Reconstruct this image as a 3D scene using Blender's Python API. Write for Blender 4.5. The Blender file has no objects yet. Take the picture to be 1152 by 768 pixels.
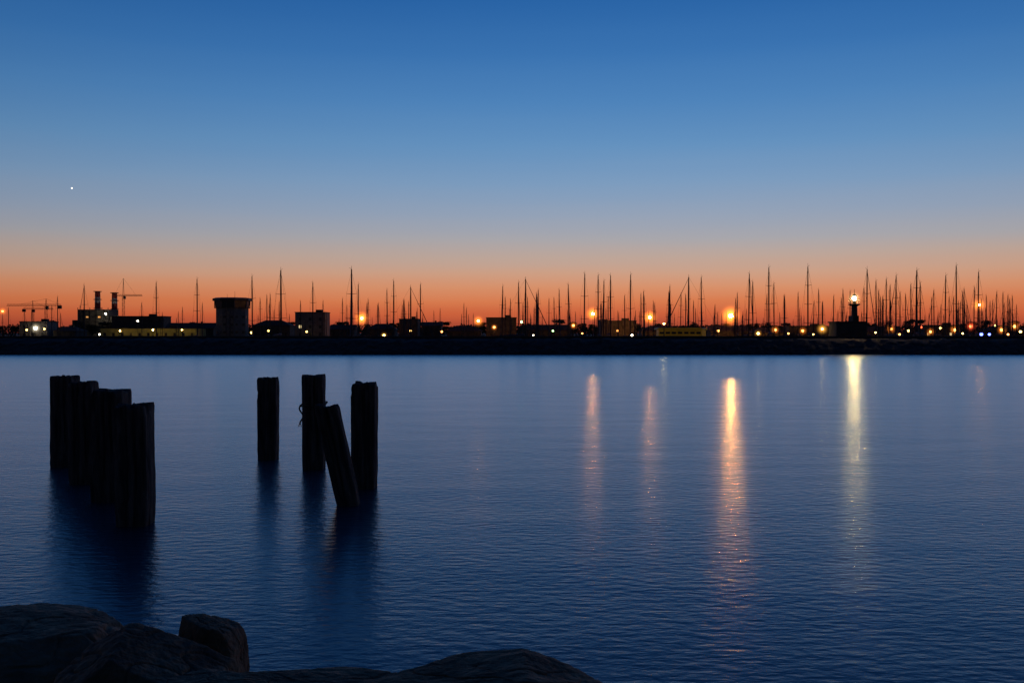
import bpy, bmesh, math, random
from mathutils import Vector, Matrix, noise
random.seed(7)
SC = bpy.context.scene
COL = SC.collection
PI = math.pi
CH = 3.5; F = 1120.0; HY = 374.0

def P(px, py, D):
    return Vector(((px-576)/F*D, D, CH-(py-HY)/F*D))
def X(px, D): return (px-576)/F*D
def Z(py, D): return CH-(py-HY)/F*D
def lin(r, g, b):
    def c(u):
        u /= 255.0
        return u/12.92 if u <= .04045 else ((u+.055)/1.055)**2.4
    return (c(r), c(g), c(b), 1)

# ------------------------------------------------------------ materials
def new_mat(name):
    m = bpy.data.materials.new(name); m.use_nodes = True
    nt = m.node_tree
    return m, nt, nt.nodes['Principled BSDF']
def surf(name, a, b, rough=.8, scale=2.0, bump=.3, bscale=8.0, metallic=0, stretch=(1,1,1), dist=.02):
    m, nt, p = new_mat(name)
    N, L = nt.nodes, nt.links
    tc = N.new('ShaderNodeTexCoord'); mp = N.new('ShaderNodeMapping'); mp.inputs['Scale'].default_value = stretch
    L.new(tc.outputs['Object'], mp.inputs['Vector'])
    n = N.new('ShaderNodeTexNoise'); n.inputs['Scale'].default_value = scale; n.inputs['Detail'].default_value = 6
    L.new(mp.outputs[0], n.inputs['Vector'])
    r = N.new('ShaderNodeValToRGB'); r.color_ramp.elements[0].position = .35; r.color_ramp.elements[1].position = .68
    r.color_ramp.elements[0].color = (*a, 1); r.color_ramp.elements[1].color = (*b, 1)
    L.new(n.outputs['Fac'], r.inputs[0]); L.new(r.outputs[0], p.inputs['Base Color'])
    p.inputs['Roughness'].default_value = rough; p.inputs['Metallic'].default_value = metallic
    if bump:
        n2 = N.new('ShaderNodeTexNoise'); n2.inputs['Scale'].default_value = bscale; n2.inputs['Detail'].default_value = 8
        L.new(mp.outputs[0], n2.inputs['Vector'])
        bp = N.new('ShaderNodeBump'); bp.inputs['Strength'].default_value = bump; bp.inputs['Distance'].default_value = dist
        L.new(n2.outputs['Fac'], bp.inputs['Height']); L.new(bp.outputs[0], p.inputs['Normal'])
    return m
def glow(name, col, s):
    m, nt, p = new_mat(name)
    p.inputs['Base Color'].default_value = (*[min(1, c) for c in col], 1)
    p.inputs['Emission Color'].default_value = (*col, 1); p.inputs['Emission Strength'].default_value = s
    return m
def halo_mat(name, col, s, R):  # emission-only volume standing in for lens glare round a lamp
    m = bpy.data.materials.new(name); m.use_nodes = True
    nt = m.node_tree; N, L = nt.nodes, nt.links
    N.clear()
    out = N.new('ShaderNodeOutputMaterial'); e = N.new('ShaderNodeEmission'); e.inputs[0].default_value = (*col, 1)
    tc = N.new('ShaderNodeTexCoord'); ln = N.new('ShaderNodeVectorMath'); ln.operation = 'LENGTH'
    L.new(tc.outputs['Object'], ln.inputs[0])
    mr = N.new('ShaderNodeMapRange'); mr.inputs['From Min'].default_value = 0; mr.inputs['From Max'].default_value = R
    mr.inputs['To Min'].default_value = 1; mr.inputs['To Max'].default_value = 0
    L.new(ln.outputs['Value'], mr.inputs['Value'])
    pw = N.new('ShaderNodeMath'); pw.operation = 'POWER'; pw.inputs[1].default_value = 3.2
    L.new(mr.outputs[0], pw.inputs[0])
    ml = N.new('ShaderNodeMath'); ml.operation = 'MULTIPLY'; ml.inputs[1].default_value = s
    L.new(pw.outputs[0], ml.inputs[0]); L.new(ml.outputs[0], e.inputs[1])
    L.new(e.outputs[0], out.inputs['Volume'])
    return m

M = {}
M['wood'] = surf('weathered_timber', (.03,.025,.022), (.15,.12,.10), .9, 3, 1.0, 14, stretch=(4,4,.4), dist=.04)
M['rock'] = surf('shore_rock', (.12,.068,.038), (.36,.22,.13), .92, 2.4, 1.0, 9, dist=.07)
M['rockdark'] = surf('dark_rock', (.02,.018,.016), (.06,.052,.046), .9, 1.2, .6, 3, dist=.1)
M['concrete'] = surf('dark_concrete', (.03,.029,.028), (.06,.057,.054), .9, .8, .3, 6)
M['soil'] = surf('rubble_ground', (.03,.027,.024), (.07,.06,.05), .95, 1.5, .5, 6)
M['land'] = surf('quay_ground', (.03,.03,.03), (.06,.058,.055), .95, .2, 0)
M['hull'] = surf('painted_hull', (.28,.28,.29), (.36,.36,.37), .35, 1, 0)
M['hullblue'] = surf('blue_hull', (.02,.035,.09), (.03,.05,.12), .35, 1, 0)
M['mast'] = surf('dull_mast', (.022,.02,.02), (.035,.032,.032), .75, 1, 0)
M['canvas'] = surf('sail_canvas', (.03,.04,.07), (.05,.06,.1), .9, 3, 0)
M['glassdark'] = surf('dark_glass', (.01,.012,.015), (.02,.022,.025), .35, 1, 0)
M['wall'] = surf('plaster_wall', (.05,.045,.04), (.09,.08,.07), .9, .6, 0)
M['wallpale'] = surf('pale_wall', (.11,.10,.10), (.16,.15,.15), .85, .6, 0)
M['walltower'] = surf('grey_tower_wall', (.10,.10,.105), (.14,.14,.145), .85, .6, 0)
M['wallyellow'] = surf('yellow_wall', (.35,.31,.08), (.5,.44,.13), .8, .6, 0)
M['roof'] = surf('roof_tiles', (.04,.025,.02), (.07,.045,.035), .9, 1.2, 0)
M['metal'] = surf('dark_metal', (.02,.02,.02), (.04,.04,.04), .6, 1, 0)
M['yellow'] = surf('yellow_paint', (.75,.48,.02), (.85,.56,.04), .4, 1, 0)
M['leaf'] = surf('dark_foliage', (.02,.03,.012), (.05,.07,.03), .9, .6, 0)
M['bark'] = surf('tree_bark', (.02,.016,.012), (.04,.033,.026), .9, 2, 0)
M['red'] = surf('red_paint', (.4,.05,.03), (.5,.07,.04), .7, 1, 0)
M['white'] = surf('white_paint', (.6,.54,.48), (.7,.64,.58), .7, 1, 0)
M['rope'] = surf('old_rope', (.03,.026,.02), (.08,.07,.05), .95, 20, 0)
M['litwarm'] = glow('lit_window_warm', (1,.45,.12), .7)
M['litpale'] = glow('lit_window_pale', (1,.75,.35), .8)

# ------------------------------------------------------------ mesh builder
class MB:
    def __init__(s): s.v = []; s.f = []
    def box(s, cx, cy, cz, sx, sy, sz, rz=0):
        b = len(s.v); c, n = math.cos(rz), math.sin(rz)
        for dz in (-.5,.5):
            for dx, dy in ((-.5,-.5),(.5,-.5),(.5,.5),(-.5,.5)):
                x, y = dx*sx, dy*sy
                s.v.append((cx+x*c-y*n, cy+x*n+y*c, cz+dz*sz))
        for q in ((3,2,1,0),(4,5,6,7),(0,1,5,4),(1,2,6,5),(2,3,7,6),(3,0,4,7)): s.f.append(tuple(b+i for i in q))
        return s
    def tube(s, p0, p1, r0, r1=None, n=6):
        if r1 is None: r1 = r0
        p0, p1 = Vector(p0), Vector(p1); d = (p1-p0).normalized()
        a = d.cross(Vector((0,0,1)) if abs(d.z) < .95 else Vector((1,0,0))).normalized(); c = d.cross(a)
        b = len(s.v)
        for p, r in ((p0, r0), (p1, r1)):
            for i in range(n):
                t = 2*PI*i/n; s.v.append(tuple(p+a*math.cos(t)*r+c*math.sin(t)*r))
        for i in range(n):
            j = (i+1) % n; s.f.append((b+i, b+n+i, b+n+j, b+j))
        s.f.append(tuple(b+i for i in range(n))); s.f.append(tuple(b+n+i for i in reversed(range(n))))
        return s
    def lathe(s, prof, n=16, c=(0,0)):
        b = len(s.v)
        for r, z in prof:
            for i in range(n):
                t = 2*PI*i/n; s.v.append((c[0]+r*math.cos(t), c[1]+r*math.sin(t), z))
        for k in range(len(prof)-1):
            for i in range(n):
                j = (i+1) % n; s.f.append((b+k*n+i, b+k*n+j, b+(k+1)*n+j, b+(k+1)*n+i))
        s.f.append(tuple(b+i for i in reversed(range(n))))
        e = b+(len(prof)-1)*n; s.f.append(tuple(e+i for i in range(n)))
        return s
    def loft(s, rings, caps=True):
        b = len(s.v); n = len(rings[0])
        for r in rings: s.v += [tuple(p) for p in r]
        for k in range(len(rings)-1):
            for i in range(n):
                j = (i+1) % n; s.f.append((b+k*n+i, b+k*n+j, b+(k+1)*n+j, b+(k+1)*n+i))
        if caps:
            s.f.append(tuple(b+i for i in reversed(range(n))))
            e = b+(len(rings)-1)*n; s.f.append(tuple(e+i for i in range(n)))
        return s
    def build(s, name, mat, parent=None, smooth=False):
        me = bpy.data.meshes.new(name); me.from_pydata(s.v, [], s.f); me.update()
        me.materials.append(mat)
        if smooth:
            for p in me.polygons: p.use_smooth = True
        o = bpy.data.objects.new(name, me); COL.objects.link(o)
        if parent: o.parent = parent
        return o
def ico(name, r, mat, parent=None, loc=(0,0,0), sub=2, smooth=True):
    me = bpy.data.meshes.new(name); bm = bmesh.new(); bmesh.ops.create_icosphere(bm, subdivisions=sub, radius=r)
    bm.to_mesh(me); bm.free(); me.materials.append(mat)
    for p in me.polygons: p.use_smooth = smooth
    o = bpy.data.objects.new(name, me); COL.objects.link(o); o.location = loc
    if parent: o.parent = parent
    return o
def tag(o, label=None, cat=None, group=None, kind=None):
    if label: o['label'] = label
    if cat: o['category'] = cat
    if group: o['group'] = group
    if kind: o['kind'] = kind
    return o
def empty(name, loc, rz=0, **k):
    o = bpy.data.objects.new(name, None); COL.objects.link(o); o.location = loc; o.rotation_euler = (0,0,rz); o.empty_display_size = .5
    return tag(o, **k)
def children(o): return [c for c in bpy.data.objects if c.parent == o]
def copy_tree(tree):
    root, kids = tree
    r = root.copy(); COL.objects.link(r)
    for ch, gs in kids:
        c = ch.copy(); COL.objects.link(c); c.parent = r
        for g in gs:
            d = g.copy(); COL.objects.link(d); d.parent = c
    return r
def tree_of(root): return (root, [(c, children(c)) for c in children(root)])

# ------------------------------------------------------------ world
w = bpy.data.worlds.new('World'); SC.world = w; w.use_nodes = True
N, L = w.node_tree.nodes, w.node_tree.links
bg = N['Background']
tc = N.new('ShaderNodeTexCoord'); nm = N.new('ShaderNodeVectorMath'); nm.operation = 'NORMALIZE'
L.new(tc.outputs['Generated'], nm.inputs[0])
sx = N.new('ShaderNodeSeparateXYZ'); L.new(nm.outputs[0], sx.inputs[0])
# faint haze bands low in the sky
mp = N.new('ShaderNodeMapping'); mp.inputs['Scale'].default_value = (1.2, 1.2, 26)
L.new(nm.outputs[0], mp.inputs['Vector'])
nz = N.new('ShaderNodeTexNoise'); nz.inputs['Scale'].default_value = 1.6; nz.inputs['Detail'].default_value = 3
L.new(mp.outputs[0], nz.inputs['Vector'])
nmr = N.new('ShaderNodeMapRange'); nmr.inputs['To Min'].default_value = -.005; nmr.inputs['To Max'].default_value = .005
L.new(nz.outputs['Fac'], nmr.inputs['Value'])
ad = N.new('ShaderNodeMath'); ad.operation = 'ADD'; L.new(sx.outputs['Z'], ad.inputs[0]); L.new(nmr.outputs[0], ad.inputs[1])
mx = N.new('ShaderNodeMath'); mx.operation = 'MAXIMUM'; mx.inputs[1].default_value = 0; L.new(ad.outputs[0], mx.inputs[0])
sq = N.new('ShaderNodeMath'); sq.operation = 'SQRT'; L.new(mx.outputs[0], sq.inputs[0])
cr = N.new('ShaderNodeValToRGB'); L.new(sq.outputs[0], cr.inputs[0])
stops = [(-1, (126,52,42)), (.5, (174,76,52)), (1.1, (202,97,60)), (1.8, (214,122,78)), (2.6, (213,144,106)), (3.4, (203,158,132)),
         (4.3, (187,164,152)), (5.3, (168,165,169)), (6.6, (148,161,181)), (8.4, (124,155,189)), (10.5, (100,145,190)), (13, (78,131,186)), (15.5, (59,116,178)), (18.5, (41,100,167)),
         (28, (26,80,150)), (45, (14,54,116)), (90, (7,30,74))]
el = cr.color_ramp.elements
while len(el) > 1: el.remove(el[-1])
for i, (a, c) in enumerate(stops):
    pos = 0 if a < 0 else math.sqrt(math.sin(math.radians(a)))
    e = el[0] if i == 0 else el.new(pos)
    e.position = pos; e.color = lin(*c)
dt = N.new('ShaderNodeVectorMath'); dt.operation = 'DOT_PRODUCT'; dt.inputs[1].default_value = (math.sin(math.radians(9)), math.cos(math.radians(9)), 0)
L.new(nm.outputs[0], dt.inputs[0])
m1 = N.new('ShaderNodeMapRange'); m1.inputs['From Min'].default_value = -1; m1.inputs['From Max'].default_value = 1
L.new(dt.outputs['Value'], m1.inputs['Value'])
p1 = N.new('ShaderNodeMath'); p1.operation = 'POWER'; p1.inputs[1].default_value = 2.2; L.new(m1.outputs[0], p1.inputs[0])
m2 = N.new('ShaderNodeMapRange'); m2.inputs['To Min'].default_value = .14; m2.inputs['To Max'].default_value = 1.03; L.new(p1.outputs[0], m2.inputs['Value'])
L.new(cr.outputs[0], bg.inputs['Color']); L.new(m2.outputs[0], bg.inputs['Strength'])

# ------------------------------------------------------------ water
mw = bpy.data.materials.new('sea_water'); mw.use_nodes = True; nt = mw.node_tree; N, L = nt.nodes, nt.links
N.clear()
tc = N.new('ShaderNodeTexCoord')
def wn(scale, sc, det):
    mp = N.new('ShaderNodeMapping'); mp.inputs['Scale'].default_value = sc; L.new(tc.outputs['Object'], mp.inputs['Vector'])
    n = N.new('ShaderNodeTexNoise'); n.inputs['Scale'].default_value = scale; n.inputs['Detail'].default_value = det
    L.new(mp.outputs[0], n.inputs['Vector']); return n
b1 = N.new('ShaderNodeBump'); b1.inputs['Strength'].default_value = 1; b1.inputs['Distance'].default_value = .017
L.new(wn(5.0, (.7,1.25,1), 3).outputs['Fac'], b1.inputs['Height'])
b2 = N.new('ShaderNodeBump'); b2.inputs['Strength'].default_value = 1; b2.inputs['Distance'].default_value = .03
L.new(wn(.35, (.6,1.2,1), 2).outputs['Fac'], b2.inputs['Height']); L.new(b1.outputs[0], b2.inputs['Normal'])
fr = N.new('ShaderNodeFresnel'); fr.inputs['IOR'].default_value = 1.37
df = N.new('ShaderNodeBsdfDiffuse'); df.inputs['Color'].default_value = (.005,.022,.055,1)
gl = N.new('ShaderNodeBsdfGlossy'); gl.inputs['Color'].default_value = (.77,.92,1.0,1); gl.inputs['Roughness'].default_value = .235
L.new(b2.outputs[0], gl.inputs['Normal']); L.new(b2.outputs[0], fr.inputs['Normal'])
ms = N.new('ShaderNodeMixShader'); L.new(fr.outputs[0], ms.inputs[0]); L.new(df.outputs[0], ms.inputs[1]); L.new(gl.outputs[0], ms.inputs[2])
ou = N.new('ShaderNodeOutputMaterial'); L.new(ms.outputs[0], ou.inputs['Surface'])
o = MB(); o.v = [(-4000,-400,0),(4000,-400,0),(4000,5000,0),(-4000,5000,0)]; o.f = [(0,1,2,3)]
tag(o.build('water', mw), kind='structure')

# shore under the boulders
g = MB(); nx, ny = 60, 40
for j in range(ny+1):
    for i in range(nx+1):
        x = -20+40*i/nx; y = -18+30*j/ny
        g.v.append((x, y, 1.75-.27*y+.12*noise.noise(Vector((x*.9, y*.9, 0))) if y > -3 else 2.56+.1*noise.noise(Vector((x*.6, y*.6, 0)))))
for j in range(ny):
    for i in range(nx):
        a = j*(nx+1)+i; g.f.append((a, a+1, a+nx+2, a+nx+1))
tag(g.build('shore_ground', M['soil'], smooth=True), kind='structure')

# mainland ground and the quay road behind the breakwater
g = MB(); g.v = [(-4000,388,1.1),(4000,388,1.1),(4000,5000,1.1),(-4000,5000,1.1),(-4000,388,-2),(4000,388,-2)]; g.f = [(0,1,2,3),(4,5,1,0)]
tag(g.build('ground', M['land']), kind='structure')
g = MB(); g.box(0, 172.5, 0.0, 600, 11, 2.4)
tag(g.build('quay_road', M['land']), kind='structure')

# ------------------------------------------------------------ breakwater
bw = empty('breakwater', (0,157,0), label='long low dark stone breakwater running right across the far side of the water', cat='breakwater')
g = MB(); nx = 900; prof = [(-.6,-1),(0,-.2),(.7,.35),(1.5,.8),(2.2,1.15),(3,1.55),(3.8,2.0),(4.6,2.35),(5.6,2.5),(7,2.5)]
for i in range(nx+1):
    x = -270+540*i/nx
    for k, (y, z) in enumerate(prof):
        c = noise.cell(Vector((x*.8, k*.7, 3)))
        a = 0 if k > 8 else .35
        g.v.append((x+.2*noise.noise(Vector((x*2, k, 9))), y+a*(c-.5)+a*noise.noise(Vector((x*1.3, k*.9, 1))), z+a*.7*(c-.5)+.12*noise.noise(Vector((x*.9, k, 5)))))
n = len(prof)
for i in range(nx):
    for k in range(n-1):
        a = i*n+k; g.f.append((a, a+n, a+n+1, a+1))
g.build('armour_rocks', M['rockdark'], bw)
g = MB()
for i in range(54): g.box(-265+10*i, 8.2, 1.75, 10.0, 1.9, 2.36+.02*(i % 2))
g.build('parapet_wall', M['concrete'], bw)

# ------------------------------------------------------------ piles
def pile(px, w, ytop, ybase, label, rz=0, lean=None, seed=0, cracks=5, sq=.85, topslope=0):
    D = CH*F/(ybase-HY); x0 = X(px, D); hw = w/2/F*D
    ztop = Z(ytop, D)
    rng = random.Random(seed); n = 88; rings = 84; g = MB()
    cr = [(rng.uniform(0, 2*PI), rng.uniform(.02,.045), rng.uniform(.04,.08), rng.uniform(-1,1), rng.uniform(.5,2.2)) for _ in range(cracks)]
    cr += [(PI*1.5+rng.uniform(-.75,.75), rng.uniform(.04,.08), rng.uniform(.05,.09), rng.uniform(-.3,1), rng.uniform(.6,2.0)) for _ in range(cracks)]
    chips = [(PI*1.5+rng.uniform(-1.0,1.0), rng.uniform(.3,ztop), rng.uniform(.05,.12), rng.uniform(.01,.03)) for _ in range(8)]
    chips += [(rng.uniform(0,2*PI), ztop-.02, rng.uniform(.08,.18), rng.uniform(.03,.07)) for _ in range(4)]
    for k in range(rings+1):
        z = -1.6+(ztop+1.6)*k/rings
        ring = []
        for i in range(n):
            t = 2*PI*i/n; c, s = math.cos(t), math.sin(t)
            r = hw*1.0/((abs(c)**(2/(1-sq)) + abs(s)**(2/(1-sq)))**((1-sq)/2))
            d = .014*noise.noise(Vector((c*3.5, s*3.5, z*.9+seed*7)))+.011*noise.noise(Vector((c*9, s*9, z*3+seed)))+.013*noise.noise(Vector((c*16, s*16, z*.7+seed)))
            for ca, dep, wd, zc, zl in cr:
                da = abs((t-ca-.05*math.sin(z*3+ca)+PI) % (2*PI)-PI)
                if da < wd:
                    f = max(0, 1-abs(z-(ztop*.5+zc))/zl)
                    d -= dep*(1-da/wd)*min(1, f*2)
            for ca, zc, rad, dep in chips:
                da = abs((t-ca+PI) % (2*PI)-PI)*hw; q = math.hypot(da, z-zc)/rad
                if q < 1: d -= dep*(1-q*q)
            if z < .35: d -= .02*min(1, (.35-z)/.3)*(1+noise.noise(Vector((c*4, s*4, z*4+seed))))
            zz = z
            if k == rings: zz += .06*noise.noise(Vector((c*2.5+seed, s*2.5, 4)))+.03*noise.noise(Vector((c*9+seed, s*9, 4)))+topslope*c*hw; r -= .012
            elif k == rings-1: zz += .03*noise.noise(Vector((c*2.5+seed, s*2.5, 4)))+topslope*c*hw*.9
            ring.append(((r+d)*c, (r+d)*s, zz))
        g.v += ring
    for k in range(rings):
        for i in range(n):
            j = (i+1) % n; g.f.append((k*n+i, k*n+j, (k+1)*n+j, (k+1)*n+i))
    b = rings*n
    for q, sc_ in ((1,.8),(2,.45)):
        for i in range(n):
            v = g.v[b+i]; g.v.append((v[0]*sc_, v[1]*sc_, v[2]+.02*noise.noise(Vector((v[0]*9*sc_, v[1]*9*sc_, seed)))))
        e = len(g.v)-n; pr = b if q == 1 else e-n
        for i in range(n):
            j = (i+1) % n; g.f.append((pr+i, pr+j, e+j, e+i))
    g.f.append(tuple(e+i for i in range(n)))
    o = g.build('mooring_pile', M['wood'], smooth=True)
    o.location = (x0, D, 0); o.rotation_euler = (lean[1] if lean else 0, lean[0] if lean else 0, rz)
    tag(o, label, 'wooden pile', 'old wooden piles standing in the water')
    return o, Vector((x0, D, ztop)), hw
pile(73, 25, 423, 524, 'leftmost dark wooden pile, farthest back of the left cluster of four', .03, seed=1)
pile(94.5, 27, 430, 543, 'dark wooden pile second from the left, partly behind the wide pile', .06, (-.008,0), seed=2)
pile(125, 36, 439, 562, 'wide cracked wooden pile third from the left in the left cluster', .05, seed=3, cracks=8)
pile(152, 36, 456, 589, 'nearest wooden pile of the left cluster, furrowed with vertical cracks', .05, (-.012,0), seed=4, cracks=9)
pile(301.5, 21.5, 425, 516, 'slim lone wooden pile standing apart between the two pile clusters', .05, seed=5)
_, pt, phw = pile(353, 24, 422, 527, 'upright wooden pile with frayed rope, behind the leaning pile', .05, seed=6)
pile(392, 25, 454, 567, 'short wooden pile leaning left against the right cluster', .06, (-.215,0), seed=7, cracks=7, topslope=-.2)
pile(410, 27, 431, 548, 'upright wooden pile at the right end, beside the leaning pile', .0, seed=8, sq=.88)
g = MB(); prev = None
for i in range(15):
    t = i/14; q = Vector((pt.x-phw-.03-.04*math.sin(t*7), pt.y-.12-.05*math.cos(t*5), pt.z-.75-.45*t))
    if prev: g.tube(prev, q, .02, n=6)
    prev = q
for a in range(3):
    g.tube(prev, prev+Vector((-.05+.05*a, 0, -.12)), .01, .006, n=5)
for i in range(24):
    t0, t1 = 2*PI*i/24, 2*PI*(i+1)/24; R = phw+.03
    def sqp(t):
        c, s = math.cos(t), math.sin(t); r = R/((abs(c)**12+abs(s)**12)**(1/12)); return Vector((pt.x+r*c, pt.y+r*s, pt.z-.74+.05*math.sin(t)))
    g.tube(sqp(t0), sqp(t1), .02, n=6)
tag(g.build('frayed_rope', M['rope'], smooth=True), 'frayed old rope tied round the upright pile behind the leaning one', 'rope')

# ------------------------------------------------------------ boulders
def rock(px0, px1, ytop, D, label, hy=None, down=1.0, seed=0, planes=9, pl=(), soft=110, rz=0, sub=7):
    rng = random.Random(seed); hx = (px1-px0)/2/F*D; x0 = X((px0+px1)/2, D); zt = Z(ytop, D); hz = down; hy = hy or hx*.8
    ps_ = [(Vector(a).normalized(), h) for a, h in pl]
    for i in range(planes):
        v = Vector((rng.gauss(0,1), rng.gauss(0,1), rng.gauss(0,1)*.7)).normalized(); ps_.append((v, rng.uniform(.66,.86)))
    me = bpy.data.meshes.new('boulder'); bm = bmesh.new(); bmesh.ops.create_icosphere(bm, subdivisions=sub, radius=1)
    for v in bm.verts:
        d = v.co.normalized(); s = 1.0
        for nn, h in ps_:
            c = d.dot(nn)
            if c > .05: s += (c/h)**soft
        r = s**(-1/soft)
        q = d*r
        q += d*(.03*noise.fractal(q*1.8+Vector((seed*3,0,0)), 1, 2, 3) + .016*noise.fractal(q*6+Vector((seed,5,0)), .7, 2, 5))
        rd = noise.noise(q*2.3+Vector((9,seed,0))); q -= d*.035*max(0, 1-abs(rd)*16)
        v.co = Vector((q.x*hx, q.y*hy, q.z*hz))
    m = max(v.co.z for v in bm.verts); mn = min(v.co.x for v in bm.verts); mxx = max(v.co.x for v in bm.verts); k = 2*hx/(mxx-mn)
    for v in bm.verts: v.co.x = (v.co.x-(mn+mxx)/2)*k
    bm.to_mesh(me); bm.free(); me.materials.append(M['rock'])
    for p_ in me.polygons: p_.use_smooth = True
    o = bpy.data.objects.new('boulder', me); COL.objects.link(o); o.location = (x0, D, zt-m); o.rotation_euler.z = rz
    return tag(o, label, 'boulder', 'boulders on the near shore')
rock(-150, 186, 701, 9.2, 'big flat-topped boulder in the bottom left corner, behind the others', hy=.9, down=.7, seed=31,
     pl=[((-.07,-.05,1),.56),((.75,0,.5),.80),((0,-1,.5),.8),((.15,-.9,.9),.70),((-.5,-.3,.9),.72)])
rock(34, 262, 716, 7.9, 'large sloping boulder in front of the flat-topped one at bottom left', hy=.65, down=.8, seed=32,
     pl=[((.42,-.15,1),.58),((-.6,-.2,.8),.62),((.9,-.3,.3),.85),((-.1,-1,.7),.66)])
rock(190, 275, 693, 8.7, 'small upright boulder with a steep right side beside the sloping boulder', hy=.3, down=.6, seed=33, planes=3,
     pl=[((.14,0,1),.70),((1,-.1,.06),.78),((-.9,0,.2),.78),((.8,-.2,.75),.86),((0,-1,.15),.72),((-.5,-.7,.6),.78)])
rock(245, 480, 768, 8.2, 'low boulder just showing along the bottom edge, left of the long rounded one', hy=.5, down=.45, seed=24,
     pl=[((.02,0,1),.5)])
rock(415, 688, 748, 7.8, 'long low rounded boulder at the bottom centre edge', hy=.55, down=.55, seed=25, planes=6,
     pl=[((-.20,-.02,1),.52),((.45,0,.9),.66),((0,-1,.4),.8)])
rock(165, 310, 764, 7.5, 'low boulder at the bottom edge under the small upright boulder', hy=.35, down=.45, seed=17, pl=[((0,0,1),.6)])

# ------------------------------------------------------------ sailboats
def make_sailboat(hullmat, nspread, furl, lean):
    root = empty('sailboat', (0,0,0))
    st = []
    for k in range(15):
        t = k/14; y = -5.8+12*t
        hb = 1.9*(1-max(0,(t-.42)/.58)**2.1)*(.72+.28*min(1, t/.35)); hb = max(hb, .04)
        sh = 1.15+.35*t*t; dr = -.45*math.sin(PI*min(1, t*.93+.05))
        st.append([(-hb, y, sh), (-hb*.93, y, .4), (-hb*.6, y, dr*.6), (0, y, dr-.1), (hb*.6, y, dr*.6), (hb*.93, y, .4), (hb, y, sh), (0, y, sh+.06)])
    MB().loft(st).build('hull', hullmat, root, True)
    c = []
    for y, hb, h in ((-1.9,1.05,1.75),(-1.6,1.15,1.85),(.6,1.05,1.8),(2.2,.75,1.65),(3.1,.4,1.45)):
        c.append([(-hb, y, 1.1), (-hb*.86, y, h-.08), (-hb*.5, y, h), (hb*.5, y, h), (hb*.86, y, h-.08), (hb, y, 1.1)])
    cab = MB().loft(c).build('cabin', M['hull'], root, True)
    for s in (-1, 1): MB().box(s*1.06, -.4, 1.5, .05, 1.7, .2).build('cabin_window', M['glassdark'], cab)
    mast = MB().tube((0,.9,1.2), (0,.9,12), .15, .135, 8).tube((0,.9,12), (0,.9,16), .135, .09, 8).tube((0,.9,16), (0,.9,16.7), .03, .02, 4).tube((-.02,.9,16.05),(.35,.75,16.3),.03,.02,4).build('mast', M['mast'], root)
    zs = [1.2+14.8*(k+1)/(nspread+1) for k in range(nspread)]
    for k, z in enumerate(zs):
        L_ = .95-.15*k
        MB().tube((0,.9,z), (-L_,.7,z+.12), .05, .035, 5).tube((0,.9,z), (L_,.7,z+.12), .05, .035, 5).build('spreader', M['mast'], mast)
    MB().tube((0,.8,2.5), (0,-4.0,2.6), .08, .07, 6).build('boom', M['mast'], root)
    r = []
    for y, hh in ((.65,.5),(0,.42),(-1.5,.3),(-3,.22),(-3.8,.12)):
        r.append([(hh*.4*math.cos(a), y, 2.65+hh*.5+hh*.5*math.sin(a)) for a in [i*PI/4 for i in range(8)]])
    MB().loft(r).build('sail_cover', M['canvas'], root, True)
    g = MB()
    for s in (-1, 1):
        q = (s*1.4,.7,1.2)
        for k, z in enumerate(zs):
            e = (s*(.95-.15*k),.7,z+.12); g.tube(q, e, .013, n=3); q = e
        g.tube(q, (0,.9,15.6), .013, n=3); g.tube((s*1.4,.4,1.2), (0,.9,zs[0]), .013, n=3)
    g.tube((0,-5.7,1.3), (0,.85,16), .013, n=3)
    g.build('rigging', M['mast'], root)
    (MB().tube((0,6.0,1.6), (0,3.4,9), .09, .075, 6).tube((0,3.4,9), (0,1.0,15.6), .075, .03, 6) if furl else MB().tube((0,6.0,1.6), (0,1.0,15.6), .014, n=4)).build('forestay', M['canvas'] if furl else M['mast'], root)
    return root
protos = []
for a in ((M['hull'], 2, True, 0), (M['hullblue'], 1, False, 0), (M['hull'], 2, False, 0), (M['hullblue'], 3, False, 0)): protos.append(make_sailboat(*a))
trees_ = [tree_of(r) for r in protos]; first = [True]*4
rows = [203+18.0*i for i in range(10)]
occ = {i: [] for i in range(len(rows))}
def moor(px, ytop, label, side=False, rowpref=None, rng=random, fat=1.0):
    order = list(range(len(rows)))
    if rowpref is not None: order = sorted(order, key=lambda r: abs(r-rowpref)+rng.random()*2)
    else: rng.shuffle(order)
    for allow in (0, 1):
        for r in order:
            D = rows[r]; h = Z(ytop, D)
            if not (8.0 < h < 23): continue
            x = X(px, D); hw = (6.3*h/16 if side else 2.3*h/16)
            if all(abs(x-ox) > hw+ow for ox, ow in occ[r]) or allow:
                occ[r].append((x, hw)); k = rng.randrange(4)
                if side: k = 0
                o = protos[k] if first[k] else copy_tree(trees_[k]); first[k] = False
                s = h/16.0
                yaw = (PI/2 if rng.random() < .5 else -PI/2) if side else (0 if rng.random() < .6 else PI)+rng.uniform(-.12,.12)
                off = Vector((0,.9*s,0)); off.rotate(Matrix.Rotation(yaw, 3, 'Z'))
                o.location = (x-off.x, D-off.y, 0); o.rotation_euler = (0, rng.uniform(-.012,.012), yaw); o.scale = (s*fat, s*fat, s)
                tag(o, label, 'sailboat', 'sailboats moored in the marina')
                return o
LM = [(-5,'left photo edge'),(261,'control tower'),(407,'leftmost orange lamp'),(563,'central flat-roofed block'),(667,'reflected orange lamp'),(731,'lamp above boat'),(822,'brightest orange lamp'),(961,'white beacon lamp'),(1100,'high right-hand lamp'),(1200,'')]
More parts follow.
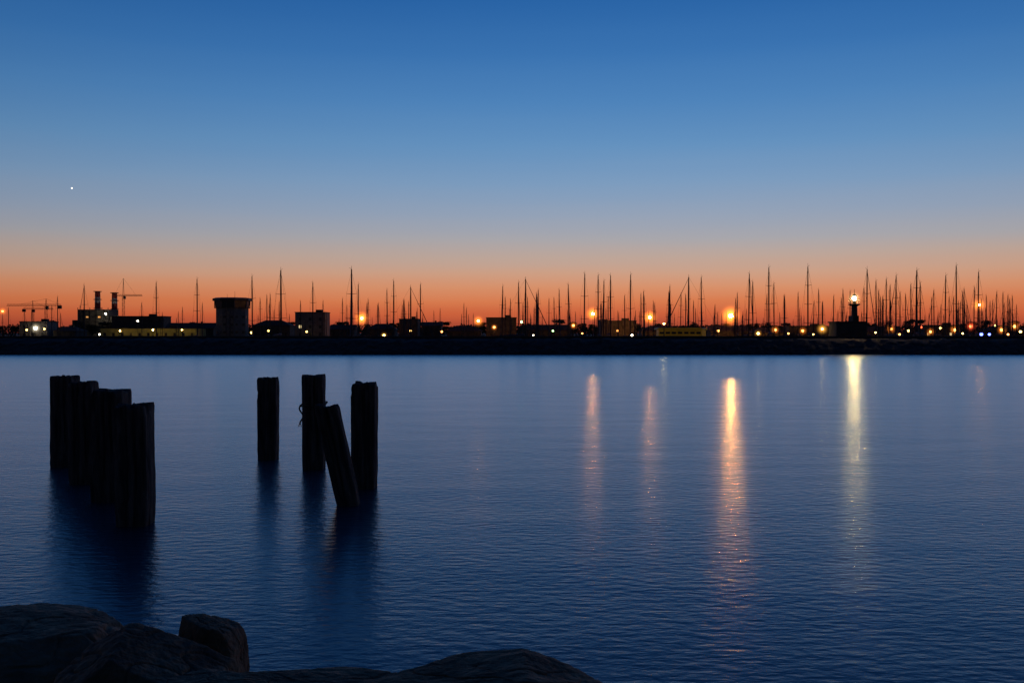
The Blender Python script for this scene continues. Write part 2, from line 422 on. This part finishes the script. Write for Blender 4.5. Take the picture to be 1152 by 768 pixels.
tall = [(65,334),(95,321),(176,318),(205,346),(222,314),(284,311),(304,331),(316,304,1),(352,318),(385,336),(396,303,1),(403,320),(436,326),(443,316),(461,323,1,'s'),(473,320),(522,342),(565,322),(583,318),(590,314,1,'s'),(603,331),(629,326),(640,320),(657,308),(673,310),(679,316),(687,310),(709,309),(725,334),(754,322),(776,312,1,'s'),(789,312),(842,308),(847,317),(865,301),(871,319),(882,332),(909,300),(925,340),(948,326),(975,303),(986,316),(997,314),(1008,310),(1025,320),(1031,304,1),(1035,318),(1063,310),(1076,299),(1083,328),(1100,306),(1117,338),(1130,341),(1143,343)]
ordn = ['first','second','third','fourth','fifth','sixth','seventh','eighth','ninth','tenth','eleventh','twelfth']
cnt = {}
rg = random.Random(3)
for t in tall:
    px, yt = t[0], t[1]
    k = max(i for i in range(len(LM)) if LM[i][0] <= px); cnt[k] = cnt.get(k, 0)+1
    if yt <= 304: ad_ = 'sailboat with very tall mast'
    elif yt <= 320: ad_ = 'sailboat with tall mast'
    else: ad_ = 'sailboat with medium mast'
    lab = '%s, %s standout mast right of the %s' % (ad_, ordn[cnt[k]-1], LM[k][1])
    moor(px, yt, lab, side=len(t) > 3, rowpref=1 if yt < 325 else 3, rng=rg, fat=1.3 if len(t) > 2 else 1.0)
dens = [(0,240,14,338,364),(245,405,20,332,362),(410,560,28,332,362),(565,665,26,326,360),(668,730,20,324,360),(735,820,20,328,360),(826,958,34,325,360),(964,1098,54,320,360),(1102,1150,24,328,360)]
for i, (a, b, n_, y0, y1) in enumerate(dens):
    lab = 'low thin mast in the crowd between the %s and the %s' % (LM[i][1], LM[i+1][1]) if i < 8 else 'low thin mast in the crowd right of the high right-hand lamp'
    for _ in range(n_): moor(rg.uniform(a, b), y1-(y1-y0)*rg.random()**1.3, lab, rng=rg, rowpref=5, fat=1.08)

# ------------------------------------------------------------ buildings
def building(px0, px1, ytop, D, label, depth=10, roof='flat', wall='wall', lit=.08, storey=3.0, cat='building', name='building', wd=1.0):
    x0, x1 = X(px0, D), X(px1, D); W = x1-x0; zt = Z(ytop, D)-1.1; rg2 = random.Random(int(px0*7+ytop))
    r = empty(name, ((x0+x1)/2, D, 1.1), label=label, cat=cat, group='buildings along the far shore')
    wh = zt if roof == 'flat' else max(2.4, zt-min(2.4, W*.2))
    MB().box(0, depth/2, wh/2, W, depth, wh).build('wall', M[wall], r)
    if roof == 'flat':
        g = MB(); g.box(0, depth/2, wh+.12, W+.4, depth+.4, .24)
        g.box(W*.22, depth/2, wh+.74, min(3, W*.2), 2.4, 1.0); g.build('roof', M['concrete'], r)
    else:
        g = MB(); e = .5; h = zt-wh
        a = W/2+e; d0, d1 = -e, depth+e; ym = depth/2
        rx = a-(.0 if roof == 'gable' else min(a*.6, depth/2))
        g.v = [(-a,d0,wh),(a,d0,wh),(a,d1,wh),(-a,d1,wh),(-rx,ym,wh+h),(rx,ym,wh+h),(-a,d0,wh-.15),(a,d0,wh-.15),(a,d1,wh-.15),(-a,d1,wh-.15)]
        g.f = [(0,1,5,4),(2,3,4,5),(1,2,5),(3,0,4),(6,7,1,0),(7,8,2,1),(8,9,3,2),(9,6,0,3),(9,8,7,6)]
        rf = g.build('roof', M['roof'], r)
        MB().box(W*.2, depth*.4, wh+h*.9, .7, .7, 1.6).build('chimney', M['wall'], rf)
    ns = max(1, int(wh/storey)); nc = max(2, int(W/3.2))
    for s in range(ns):
        for c in range(nc):
            x = -W/2+W*(c+.5)/nc; z = s*storey+1.7
            if z+.8 > wh: continue
            q = rg2.random(); mt = M['litwarm'] if q < lit*.5 else M['litpale'] if q < lit else M['glassdark']
            MB().box(x, -.02, z, wd, .08, 1.2).build('window', mt, r)
    return r
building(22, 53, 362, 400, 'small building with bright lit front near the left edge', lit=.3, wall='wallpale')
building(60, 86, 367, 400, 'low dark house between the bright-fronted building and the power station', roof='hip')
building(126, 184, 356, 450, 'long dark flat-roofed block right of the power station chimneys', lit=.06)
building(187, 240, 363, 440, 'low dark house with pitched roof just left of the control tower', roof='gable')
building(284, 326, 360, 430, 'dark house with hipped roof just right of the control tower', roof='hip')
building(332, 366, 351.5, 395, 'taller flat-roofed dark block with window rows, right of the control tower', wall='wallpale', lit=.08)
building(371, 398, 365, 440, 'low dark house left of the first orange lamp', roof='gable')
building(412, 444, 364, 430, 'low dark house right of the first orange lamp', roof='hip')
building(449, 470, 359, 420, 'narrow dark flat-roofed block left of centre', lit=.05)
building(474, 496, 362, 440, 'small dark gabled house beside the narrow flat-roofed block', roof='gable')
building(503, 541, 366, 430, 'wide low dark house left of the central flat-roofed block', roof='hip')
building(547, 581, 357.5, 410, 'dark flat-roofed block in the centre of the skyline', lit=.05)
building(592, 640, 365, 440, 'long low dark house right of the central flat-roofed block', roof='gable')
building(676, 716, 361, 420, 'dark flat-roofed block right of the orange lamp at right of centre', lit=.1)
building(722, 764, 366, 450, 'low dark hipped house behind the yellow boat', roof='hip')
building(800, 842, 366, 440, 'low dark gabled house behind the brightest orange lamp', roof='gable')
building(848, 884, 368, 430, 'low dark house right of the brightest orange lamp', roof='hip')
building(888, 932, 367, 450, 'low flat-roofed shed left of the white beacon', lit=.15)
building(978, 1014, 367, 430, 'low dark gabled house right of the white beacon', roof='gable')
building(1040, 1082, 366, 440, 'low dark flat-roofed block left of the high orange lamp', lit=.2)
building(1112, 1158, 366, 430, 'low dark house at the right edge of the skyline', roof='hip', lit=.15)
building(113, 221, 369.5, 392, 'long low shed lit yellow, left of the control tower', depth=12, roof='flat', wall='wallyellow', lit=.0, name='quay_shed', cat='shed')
building(941, 974, 363, 171, 'small dark hut at the foot of the white beacon tower', depth=4, roof='flat', lit=.0, name='harbour_hut', cat='hut')

# control tower
D = 400; zt = Z(334, D)-1.1; W = (279-244)/2/F*(D+7)/math.cos(PI/8)
ct = empty('control_tower', (X(261.5, D+7), D+7, 1.1), rz=PI/8, label='stout grey control tower with wide flat dark roof and glazed top floor', cat='control tower', group='buildings along the far shore')
MB().lathe([(W*.94,0),(W*.94,zt-4.0)], 8).build('tower_body', M['walltower'], ct)
MB().lathe([(W*.98,zt-4.0),(W*1.02,zt-1.5)], 8).build('glazed_floor', M['glassdark'], ct)
for i in range(8):
    a = 2*PI*i/8; MB().box(W*1.02*math.cos(a), W*1.02*math.sin(a), zt-2.75, .3, .3, 2.5, a).build('window_mullion', M['walltower'], ct)
MB().lathe([(W*1.06,zt-1.5),(W*1.14,zt-1.4),(W*1.14,zt-.5),(W*.95,zt-.1)], 8).build('roof', M['metal'], ct)
MB().lathe([(W*1.04,zt-4.4),(W*1.04,zt-4.0)], 8).build('balcony', M['concrete'], ct)
for zz in (2.5, 5.6, 8.7, 11.5):
    if zz < zt-5.5:
        for i in range(8):
            a = 2*PI*(i+.5)/8; rr = W*.94*math.cos(PI/8)+.03
            for s in (-1.5, 1.5): MB().box(rr*math.cos(a)-s*math.sin(a), rr*math.sin(a)+s*math.cos(a), zz, .1, 1.1, .9, a).build('window', M['glassdark'], ct)
MB().tube((1,0,zt-.2),(1,0,zt+2.6),.08,.04).build('antenna', M['metal'], ct)
MB().tube((-2,0,zt-.2),(-2,0,zt+1.4),.06,.04).build('antenna', M['metal'], ct)

# power station
D = 700
ps = empty('power_station', (X(105, D), D, 1.1), label='bulky dark power station with stepped roof and pipe frames at left', cat='power station', group='buildings along the far shore')
Wp = 34/F*D; h1 = Z(348, D)-1.1
MB().box(0, 9, h1/2, Wp, 18, h1).build('boiler_house', M['wall'], ps)
MB().box(-Wp*.62, 9, h1*.3, Wp*.24, 14, h1*.6).build('annex', M['wall'], ps)
MB().box(Wp*.66, 9, h1*.38, Wp*.3, 14, h1*.76).build('annex', M['wall'], ps)
g = MB()
for i in range(6): g.tube((-Wp/2+Wp*i/5, -.5, h1*.4), (-Wp/2+Wp*i/5, -.5, h1+1.2), .22)
for z in (.55, .75, .95): g.tube((-Wp/2, -.5, h1*z), (Wp/2, -.5, h1*z), .2)
g.build('pipe_frame', M['metal'], ps)
for i in range(5): MB().box(-Wp*.4+Wp*.2*i, -.05, h1*.72, 1.6, .2, 1.2).build('window', M['litwarm'] if i in (1, 3) else M['glassdark'], ps)
for (px, yt, nm_) in ((110, 328, 'left of the pair of banded chimneys on the power station'), (129, 329.5, 'right of the pair of banded chimneys by the power station')):
    c = empty('chimney_stack', (X(px, D+20), D+20, 1.1), label=nm_, cat='chimney', group='power station chimneys')
    zt = Z(yt, D+20)-1.1; r0 = 2.4; segs = 8
    for k in range(segs):
        z0, z1 = zt*k/segs, zt*(k+1)/segs; ra, rb = r0-.6*k/segs, r0-.6*(k+1)/segs
        MB().lathe([(ra,z0),(rb,z1)], 14).build('band', M['red'] if k % 2 else M['white'], c)
    for z in (zt*.62, zt*.82, zt): MB().lathe([(r0-.1,z-.2),(r0+.5,z-.1),(r0+.5,z+.3),(r0-.4,z+.35)], 14).build('gallery', M['metal'], c)

# tower cranes
def crane(px, yt, yj, pxa, pxb, D, label):
    x = X(px, D); c = empty('tower_crane', (x, D, 1.1), label=label, cat='crane', group='tower cranes on the skyline')
    zt, zj = Z(yt, D)-1.1, Z(yj, D)-1.1; w_ = .7
    g = MB(); n_ = int(zj/2)
    for sx_ in (-1,1):
        for sy in (-1,1): g.tube((sx_*w_, sy*w_, 0), (sx_*w_, sy*w_, zj), .09, n=4)
    for k in range(n_):
        z0, z1 = zj*k/n_, zj*(k+1)/n_; s = 1 if k % 2 else -1
        g.tube((-s*w_,-w_,z0),(s*w_,-w_,z1),.05,n=4); g.tube((-s*w_,w_,z0),(s*w_,w_,z1),.05,n=4); g.tube((-w_,-s*w_,z0),(-w_,s*w_,z1),.05,n=4); g.tube((w_,-s*w_,z0),(w_,s*w_,z1),.05,n=4)
    g.build('mast', M['metal'], c)
    xa, xb = X(pxa, D)-x, X(pxb, D)-x
    for (nm_, xe, seg) in (('jib', xa, 14), ('counter_jib', xb, 5)):
        g = MB(); g.tube((0,-.6,zj),(xe,-.6,zj),.1,n=4).tube((0,.6,zj),(xe,.6,zj),.1,n=4).tube((0,0,zj+1.1),(xe,0,zj+1.0),.1,n=4)
        for k in range(seg):
            a, b = xe*k/seg, xe*(k+1)/seg; m_ = (a+b)/2
            for y in (-.6,.6): g.tube((a,y,zj),(m_,0,zj+1.1),.05,n=3).tube((m_,0,zj+1.1),(b,y,zj),.05,n=3)
        g.build(nm_, M['metal'], c)
    MB().tube((-.5,0,zj),(0,0,zt),.14,n=4).tube((.5,0,zj),(0,0,zt),.14,n=4).build('apex_frame', M['metal'], c)
    MB().tube((0,0,zt),(xa*.65,0,zj+1.1),.05,n=4).build('tie_cable', M['metal'], c)
    MB().tube((0,0,zt),(xb*.9,0,zj+1),.05,n=4).build('tie_cable', M['metal'], c)
    MB().box(xb*.9, 0, zj-.8, 2.2, 1.6, 2.2).build('counterweight', M['concrete'], c)
    MB().box(1.3, -1.2, zj-1.2, 1.4, 1.4, 2.0).build('operator_cab', M['metal'], c)
crane(52, 336, 344, 8, 69, 650, 'tower crane with long level jib near the left edge')
crane(37, 338, 348, 60, 26, 760, 'smaller distant tower crane behind the long-jibbed one at left')
crane(139, 313, 333, 160, 128, 720, 'taller tower crane right of the power station chimneys')

# ------------------------------------------------------------ trees
def make_tree(kind, seed):
    rg3 = random.Random(seed); r = empty('tree', (0,0,0))
    g = MB(); H = 8.0
    g.tube((0,0,0),(.1,0,H*.35),.28,.2,7).tube((.1,0,H*.35),(0,.1,H*.75),.2,.08,6)
    lobes = []
    for i in range(9):
        a = rg3.uniform(0, 2*PI)
        if kind == 'pine': c = Vector((rg3.uniform(.6,2.8)*math.cos(a), rg3.uniform(.6,2.8)*math.sin(a), H*rg3.uniform(.76,.92))); rr = (rg3.uniform(1,1.6), .6)
        else: c = Vector((rg3.uniform(.3,2.0)*math.cos(a), rg3.uniform(.3,2.0)*math.sin(a), H*rg3.uniform(.35,.85))); rr = (rg3.uniform(.9,1.7), rg3.uniform(.8,1.3))
        lobes.append((c, rr)); g.tube((.05,0,H*.38), tuple(c), .1, .03, 5)
    g.build('trunk', M['bark'], r)
    g = MB()
    for c, (ra, rz_) in lobes:
        for _ in range(150):
            d = Vector((rg3.gauss(0,1), rg3.gauss(0,1), rg3.gauss(0,1))).normalized()*rg3.random()**.35
            q = c+Vector((d.x*ra, d.y*ra, d.z*rz_)); s = rg3.uniform(.12,.3)
            u = Vector((rg3.gauss(0,1), rg3.gauss(0,1), rg3.gauss(0,1))).normalized(); v = u.orthogonal().normalized()
            b = len(g.v); g.v += [tuple(q-u*s), tuple(q+v*s*.6), tuple(q+u*s), tuple(q-v*s*.6)]; g.f.append((b,b+1,b+2,b+3))
    g.build('crown', M['leaf'], r)
    return r
tp = [make_tree('round', 1), make_tree('round', 2), make_tree('pine', 3)]; tt = [tree_of(r) for r in tp]; tf = [True]*3
rt = random.Random(5)
tl = ['dark round-crowned tree among the rooftops of the far shore', 'dark round-crowned tree among the rooftops of the far shore', 'dark flat-topped umbrella pine among the rooftops of the far shore']
for i in range(96):
    D = rt.uniform(455, 600); px = -10+1172*(i+rt.uniform(.1,.9))/96; k = rt.choice((0,1,0,1,0,2))
    yt = rt.uniform(358, 368); h = Z(yt, D)-1.1
    o = tp[k] if tf[k] else copy_tree(tt[k]); tf[k] = False
    o.location = (X(px, D), D, 1.1); s = h/8.0; o.scale = (s*1.15, s*1.15, s); o.rotation_euler.z = rt.uniform(0, 6.28)
    tag(o, tl[k], 'tree', 'trees along the far shore')
g = MB()
for i in range(17000):
    D = rt.uniform(620, 660); x = X(rt.uniform(-150, 1300), D); hh = 6.2+2.4*noise.noise(Vector((x*.05,0,0)))+1.8*noise.noise(Vector((x*.3,3,0)))
    q = Vector((x, D, 1.1+hh*rt.random()**.6)); s = rt.uniform(.4,1.0)
    u = Vector((rt.gauss(0,1), rt.gauss(0,1)*.3, rt.gauss(0,1))).normalized(); v = Vector((-u.z, .3, u.x)).normalized()
    b = len(g.v); g.v += [tuple(q-u*s), tuple(q+v*s*.7), tuple(q+u*s), tuple(q-v*s*.7)]; g.f.append((b,b+1,b+2,b+3))
tag(g.build('tree_belt', M['leaf']), 'far-off dark belt of trees behind the town skyline', 'trees', kind='stuff')

# ------------------------------------------------------------ yellow boat
D = 188; yb = empty('passenger_boat', (X(767, D), D, 0), label='yellow-cabined boat with a row of windows just behind the breakwater', cat='boat')
st = []
for k in range(13):
    t = k/12; x = -5.4+10.8*t; hb = 1.8*(1-max(0,(t-.55)/.45)**2.2)+.03; sh = 1.7+.5*t*t
    st.append([(x,-hb,sh),(x,-hb*.9,.5),(x,-hb*.4,-.4),(x,hb*.4,-.4),(x,hb*.9,.5),(x,hb,sh),(x,0,sh+.05)])
MB().loft(st).build('hull', M['hullblue'], yb, True)
MB().loft([[(x,y,z) for (x,y,z) in ((-4.7*s,-1.45*s2,z0),(3.6*s,-1.45*s2,z0),(4.5*s,-.7,z0),(4.5*s,.7,z0),(3.6*s,1.45*s2,z0),(-4.7*s,1.45*s2,z0))] for z0, s, s2 in ((1.6,1,1),(4.05,.97,.95))]).build('cabin', M['yellow'], yb)
rf = MB().loft([[(-5*s,-1.6*s,z0),(3.7*s,-1.6*s,z0),(4.7*s,-.8*s,z0),(4.7*s,.8*s,z0),(3.7*s,1.6*s,z0),(-5*s,1.6*s,z0)] for z0, s in ((4.06,1),(4.25,1),(4.4,.9))]).build('roof', M['yellow'], yb)
for i in range(7): MB().box(-4+1.15*i, -1.42, 3.45, .8, .08, .42).build('window', M['glassdark'], yb)
MB().tube((1,0,4.3),(1,0,5.6),.05).tube((.6,0,5.1),(1.4,0,5.1),.03).build('signal_mast', M['metal'], yb)
g = MB()
for i in range(9): g.tube((-4.6+i,-1.5,4.4),(-4.6+i,-1.5,4.7),.02,n=4)
g.tube((-4.6,-1.5,4.7),(3.4,-1.5,4.7),.025,n=4); g.build('roof_rail', M['metal'], yb)

# ------------------------------------------------------------ lamps
OR, WH, YE, GR, RD, BL = (1,.36,.08), (1,.86,.6), (1,.62,.16), (.5,1,.35), (1,.10,.03), (.12,.17,1)
HO = (1,.24,.025)
mc = {}
def lamp(px, py, D, col, s, r, label, halo=0, hs=1, name='street_lamp', cat='street lamp'):
    base = 1.2 if D < 179 else (1.1 if D > 388 else 0); x, z = X(px, D), Z(py, D)-base
    o = empty(name, (x, D, base), label=label, cat=cat, group='lit lamps along the harbour')
    key = (col, s)
    if key not in mc: mc[key] = glow('lamp_glow', col, s)
    MB().lathe([(.22,0),(.16,.15),(.1,.5),(.06,max(.6, z-r-.1))], 8).build('pole', M['metal'], o)
    MB().lathe([(r*.5,z+r*.8),(r*1.15,z+r*.9),(r*.3,z+r*1.35)], 10).build('lamp_cap', M['metal'], o)
    ico('lamp_globe', r, mc[key], o, (0,0,z), 2)
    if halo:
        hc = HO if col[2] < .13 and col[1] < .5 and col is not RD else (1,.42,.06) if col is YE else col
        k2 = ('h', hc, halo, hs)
        if k2 not in mc: mc[k2] = halo_mat('glare_halo', hc, hs, halo)
        ico('glare_halo', halo, mc[k2], o, (0,0,z), 3)  # added glowing sphere that imitates camera glare, no real haze
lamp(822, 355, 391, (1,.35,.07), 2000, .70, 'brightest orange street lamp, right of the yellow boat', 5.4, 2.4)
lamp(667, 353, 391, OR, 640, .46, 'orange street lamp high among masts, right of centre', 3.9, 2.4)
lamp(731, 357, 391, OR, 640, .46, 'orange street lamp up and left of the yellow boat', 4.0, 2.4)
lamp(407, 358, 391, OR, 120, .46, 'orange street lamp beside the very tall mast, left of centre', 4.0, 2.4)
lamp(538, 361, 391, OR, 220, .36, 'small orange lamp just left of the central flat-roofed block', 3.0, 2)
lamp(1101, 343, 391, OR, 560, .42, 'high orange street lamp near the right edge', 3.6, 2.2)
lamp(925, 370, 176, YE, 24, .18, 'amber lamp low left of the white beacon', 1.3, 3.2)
lamp(119, 353, 688, WH, 500, .4, 'added lamp in front of the power station, lighting its two chimneys', name='added_floodlight', cat='added_floodlight')  # added light source, put here only to brighten the chimney bands
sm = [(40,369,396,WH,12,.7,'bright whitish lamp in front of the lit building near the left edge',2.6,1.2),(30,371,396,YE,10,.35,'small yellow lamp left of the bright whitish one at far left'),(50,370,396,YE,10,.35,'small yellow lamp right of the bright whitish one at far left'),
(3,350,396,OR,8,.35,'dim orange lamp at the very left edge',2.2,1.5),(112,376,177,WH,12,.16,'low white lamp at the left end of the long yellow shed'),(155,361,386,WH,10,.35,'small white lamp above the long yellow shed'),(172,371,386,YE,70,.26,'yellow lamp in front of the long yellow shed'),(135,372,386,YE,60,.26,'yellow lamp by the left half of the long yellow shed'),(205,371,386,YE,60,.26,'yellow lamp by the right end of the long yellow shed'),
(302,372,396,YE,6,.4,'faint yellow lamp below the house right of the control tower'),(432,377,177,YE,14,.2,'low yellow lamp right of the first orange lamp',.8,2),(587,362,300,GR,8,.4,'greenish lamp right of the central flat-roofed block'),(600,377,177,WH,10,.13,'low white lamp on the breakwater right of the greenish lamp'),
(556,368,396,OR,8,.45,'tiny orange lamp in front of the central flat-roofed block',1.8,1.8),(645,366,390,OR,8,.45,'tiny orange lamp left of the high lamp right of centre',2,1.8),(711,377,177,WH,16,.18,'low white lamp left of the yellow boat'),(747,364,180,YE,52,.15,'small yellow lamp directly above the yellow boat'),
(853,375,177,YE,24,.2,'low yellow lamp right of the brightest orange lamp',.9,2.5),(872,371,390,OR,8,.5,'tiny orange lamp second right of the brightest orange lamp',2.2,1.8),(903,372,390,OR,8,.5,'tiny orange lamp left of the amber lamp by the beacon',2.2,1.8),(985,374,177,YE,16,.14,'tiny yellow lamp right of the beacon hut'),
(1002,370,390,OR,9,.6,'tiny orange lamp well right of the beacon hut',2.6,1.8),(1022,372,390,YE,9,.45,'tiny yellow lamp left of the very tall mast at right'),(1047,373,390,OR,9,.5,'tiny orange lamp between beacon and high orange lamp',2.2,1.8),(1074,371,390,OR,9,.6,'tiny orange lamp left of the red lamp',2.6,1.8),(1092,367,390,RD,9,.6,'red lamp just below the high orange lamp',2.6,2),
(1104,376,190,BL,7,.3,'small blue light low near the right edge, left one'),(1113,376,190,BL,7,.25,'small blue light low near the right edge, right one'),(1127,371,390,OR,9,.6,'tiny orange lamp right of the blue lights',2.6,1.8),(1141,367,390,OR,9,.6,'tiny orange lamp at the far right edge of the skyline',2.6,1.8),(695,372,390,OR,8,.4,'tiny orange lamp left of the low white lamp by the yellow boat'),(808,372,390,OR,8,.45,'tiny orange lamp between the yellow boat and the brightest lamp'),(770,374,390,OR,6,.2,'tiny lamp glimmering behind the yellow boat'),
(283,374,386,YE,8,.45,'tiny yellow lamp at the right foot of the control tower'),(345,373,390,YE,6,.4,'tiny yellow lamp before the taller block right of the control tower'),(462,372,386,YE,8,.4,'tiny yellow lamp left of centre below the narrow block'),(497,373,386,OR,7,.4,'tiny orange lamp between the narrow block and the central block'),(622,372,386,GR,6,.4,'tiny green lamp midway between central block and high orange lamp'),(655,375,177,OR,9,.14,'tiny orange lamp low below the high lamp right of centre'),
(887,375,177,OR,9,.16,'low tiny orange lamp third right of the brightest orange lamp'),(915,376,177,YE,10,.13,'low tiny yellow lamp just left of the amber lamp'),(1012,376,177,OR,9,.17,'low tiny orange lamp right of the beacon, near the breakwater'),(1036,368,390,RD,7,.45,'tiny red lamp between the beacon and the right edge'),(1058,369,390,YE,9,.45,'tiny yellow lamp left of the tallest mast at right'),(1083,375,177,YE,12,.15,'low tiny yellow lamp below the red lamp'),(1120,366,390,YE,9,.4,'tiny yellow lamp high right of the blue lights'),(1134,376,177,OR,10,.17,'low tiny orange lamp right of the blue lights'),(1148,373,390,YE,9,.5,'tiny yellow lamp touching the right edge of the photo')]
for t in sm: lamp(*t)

# beacon tower
D = 175; bx = X(961, D); zl = Z(335.5, D)-1.2
b = empty('beacon_tower', (bx, D, 1.2), label='slim harbour beacon tower with brilliant white lamp on top, behind a small hut', cat='beacon')
MB().lathe([(.95,0),(.9,.4),(.7,.5),(.5,zl-1.3)], 14).build('tower', M['metal'], b)
MB().lathe([(.5,zl-1.4),(1.0,zl-1.15),(1.0,zl-1.0)], 14).build('gallery', M['metal'], b)
g = MB()
for i in range(10):
    a = 2*PI*i/10; g.tube((.95*math.cos(a),.95*math.sin(a),zl-1.0),(.95*math.cos(a),.95*math.sin(a),zl-.2),.025,n=4)
    a2 = 2*PI*(i+1)/10; g.tube((.95*math.cos(a),.95*math.sin(a),zl-.2),(.95*math.cos(a2),.95*math.sin(a2),zl-.2),.025,n=4)
g.build('railing', M['metal'], b)
MB().lathe([(.3,zl-1.0),(.3,zl-.42)], 12).build('lantern_base', M['metal'], b)
ico('lamp', .34, glow('beacon_glow', (1,.62,.22), 430), b, (0,0,zl), 2)
MB().lathe([(.42,zl+.4),(.4,zl+.5),(.05,zl+.8),(.03,zl+1.6)], 12).build('dome', M['metal'], b)
ico('glare_halo', 1.5, halo_mat('beacon_glare', (1,.68,.28), 2.6, 1.5), b, (0,0,zl), 3)  # lens glare of the beacon lamp, modelled as an emissive sphere

# evening star
st_ = ico('evening_star', 3.0, glow('star_glow', (1,.92,.8), 2.0), None, tuple(P(81.5, 212, 3800)), 2)
tag(st_, 'tiny bright evening star in the upper left sky', 'star')

# ------------------------------------------------------------ camera
cd = bpy.data.cameras.new('Camera'); cd.lens = 35; cd.sensor_width = 36; cd.clip_end = 12000; cd.clip_start = .1
cam = bpy.data.objects.new('Camera', cd); COL.objects.link(cam); cam.location = (0,0,CH)
cam.rotation_euler = (PI/2-math.atan(10/F), 0, 0); SC.camera = cam
SC.view_settings.view_transform = 'Standard'; SC.view_settings.look = 'None'; SC.view_settings.exposure = 0
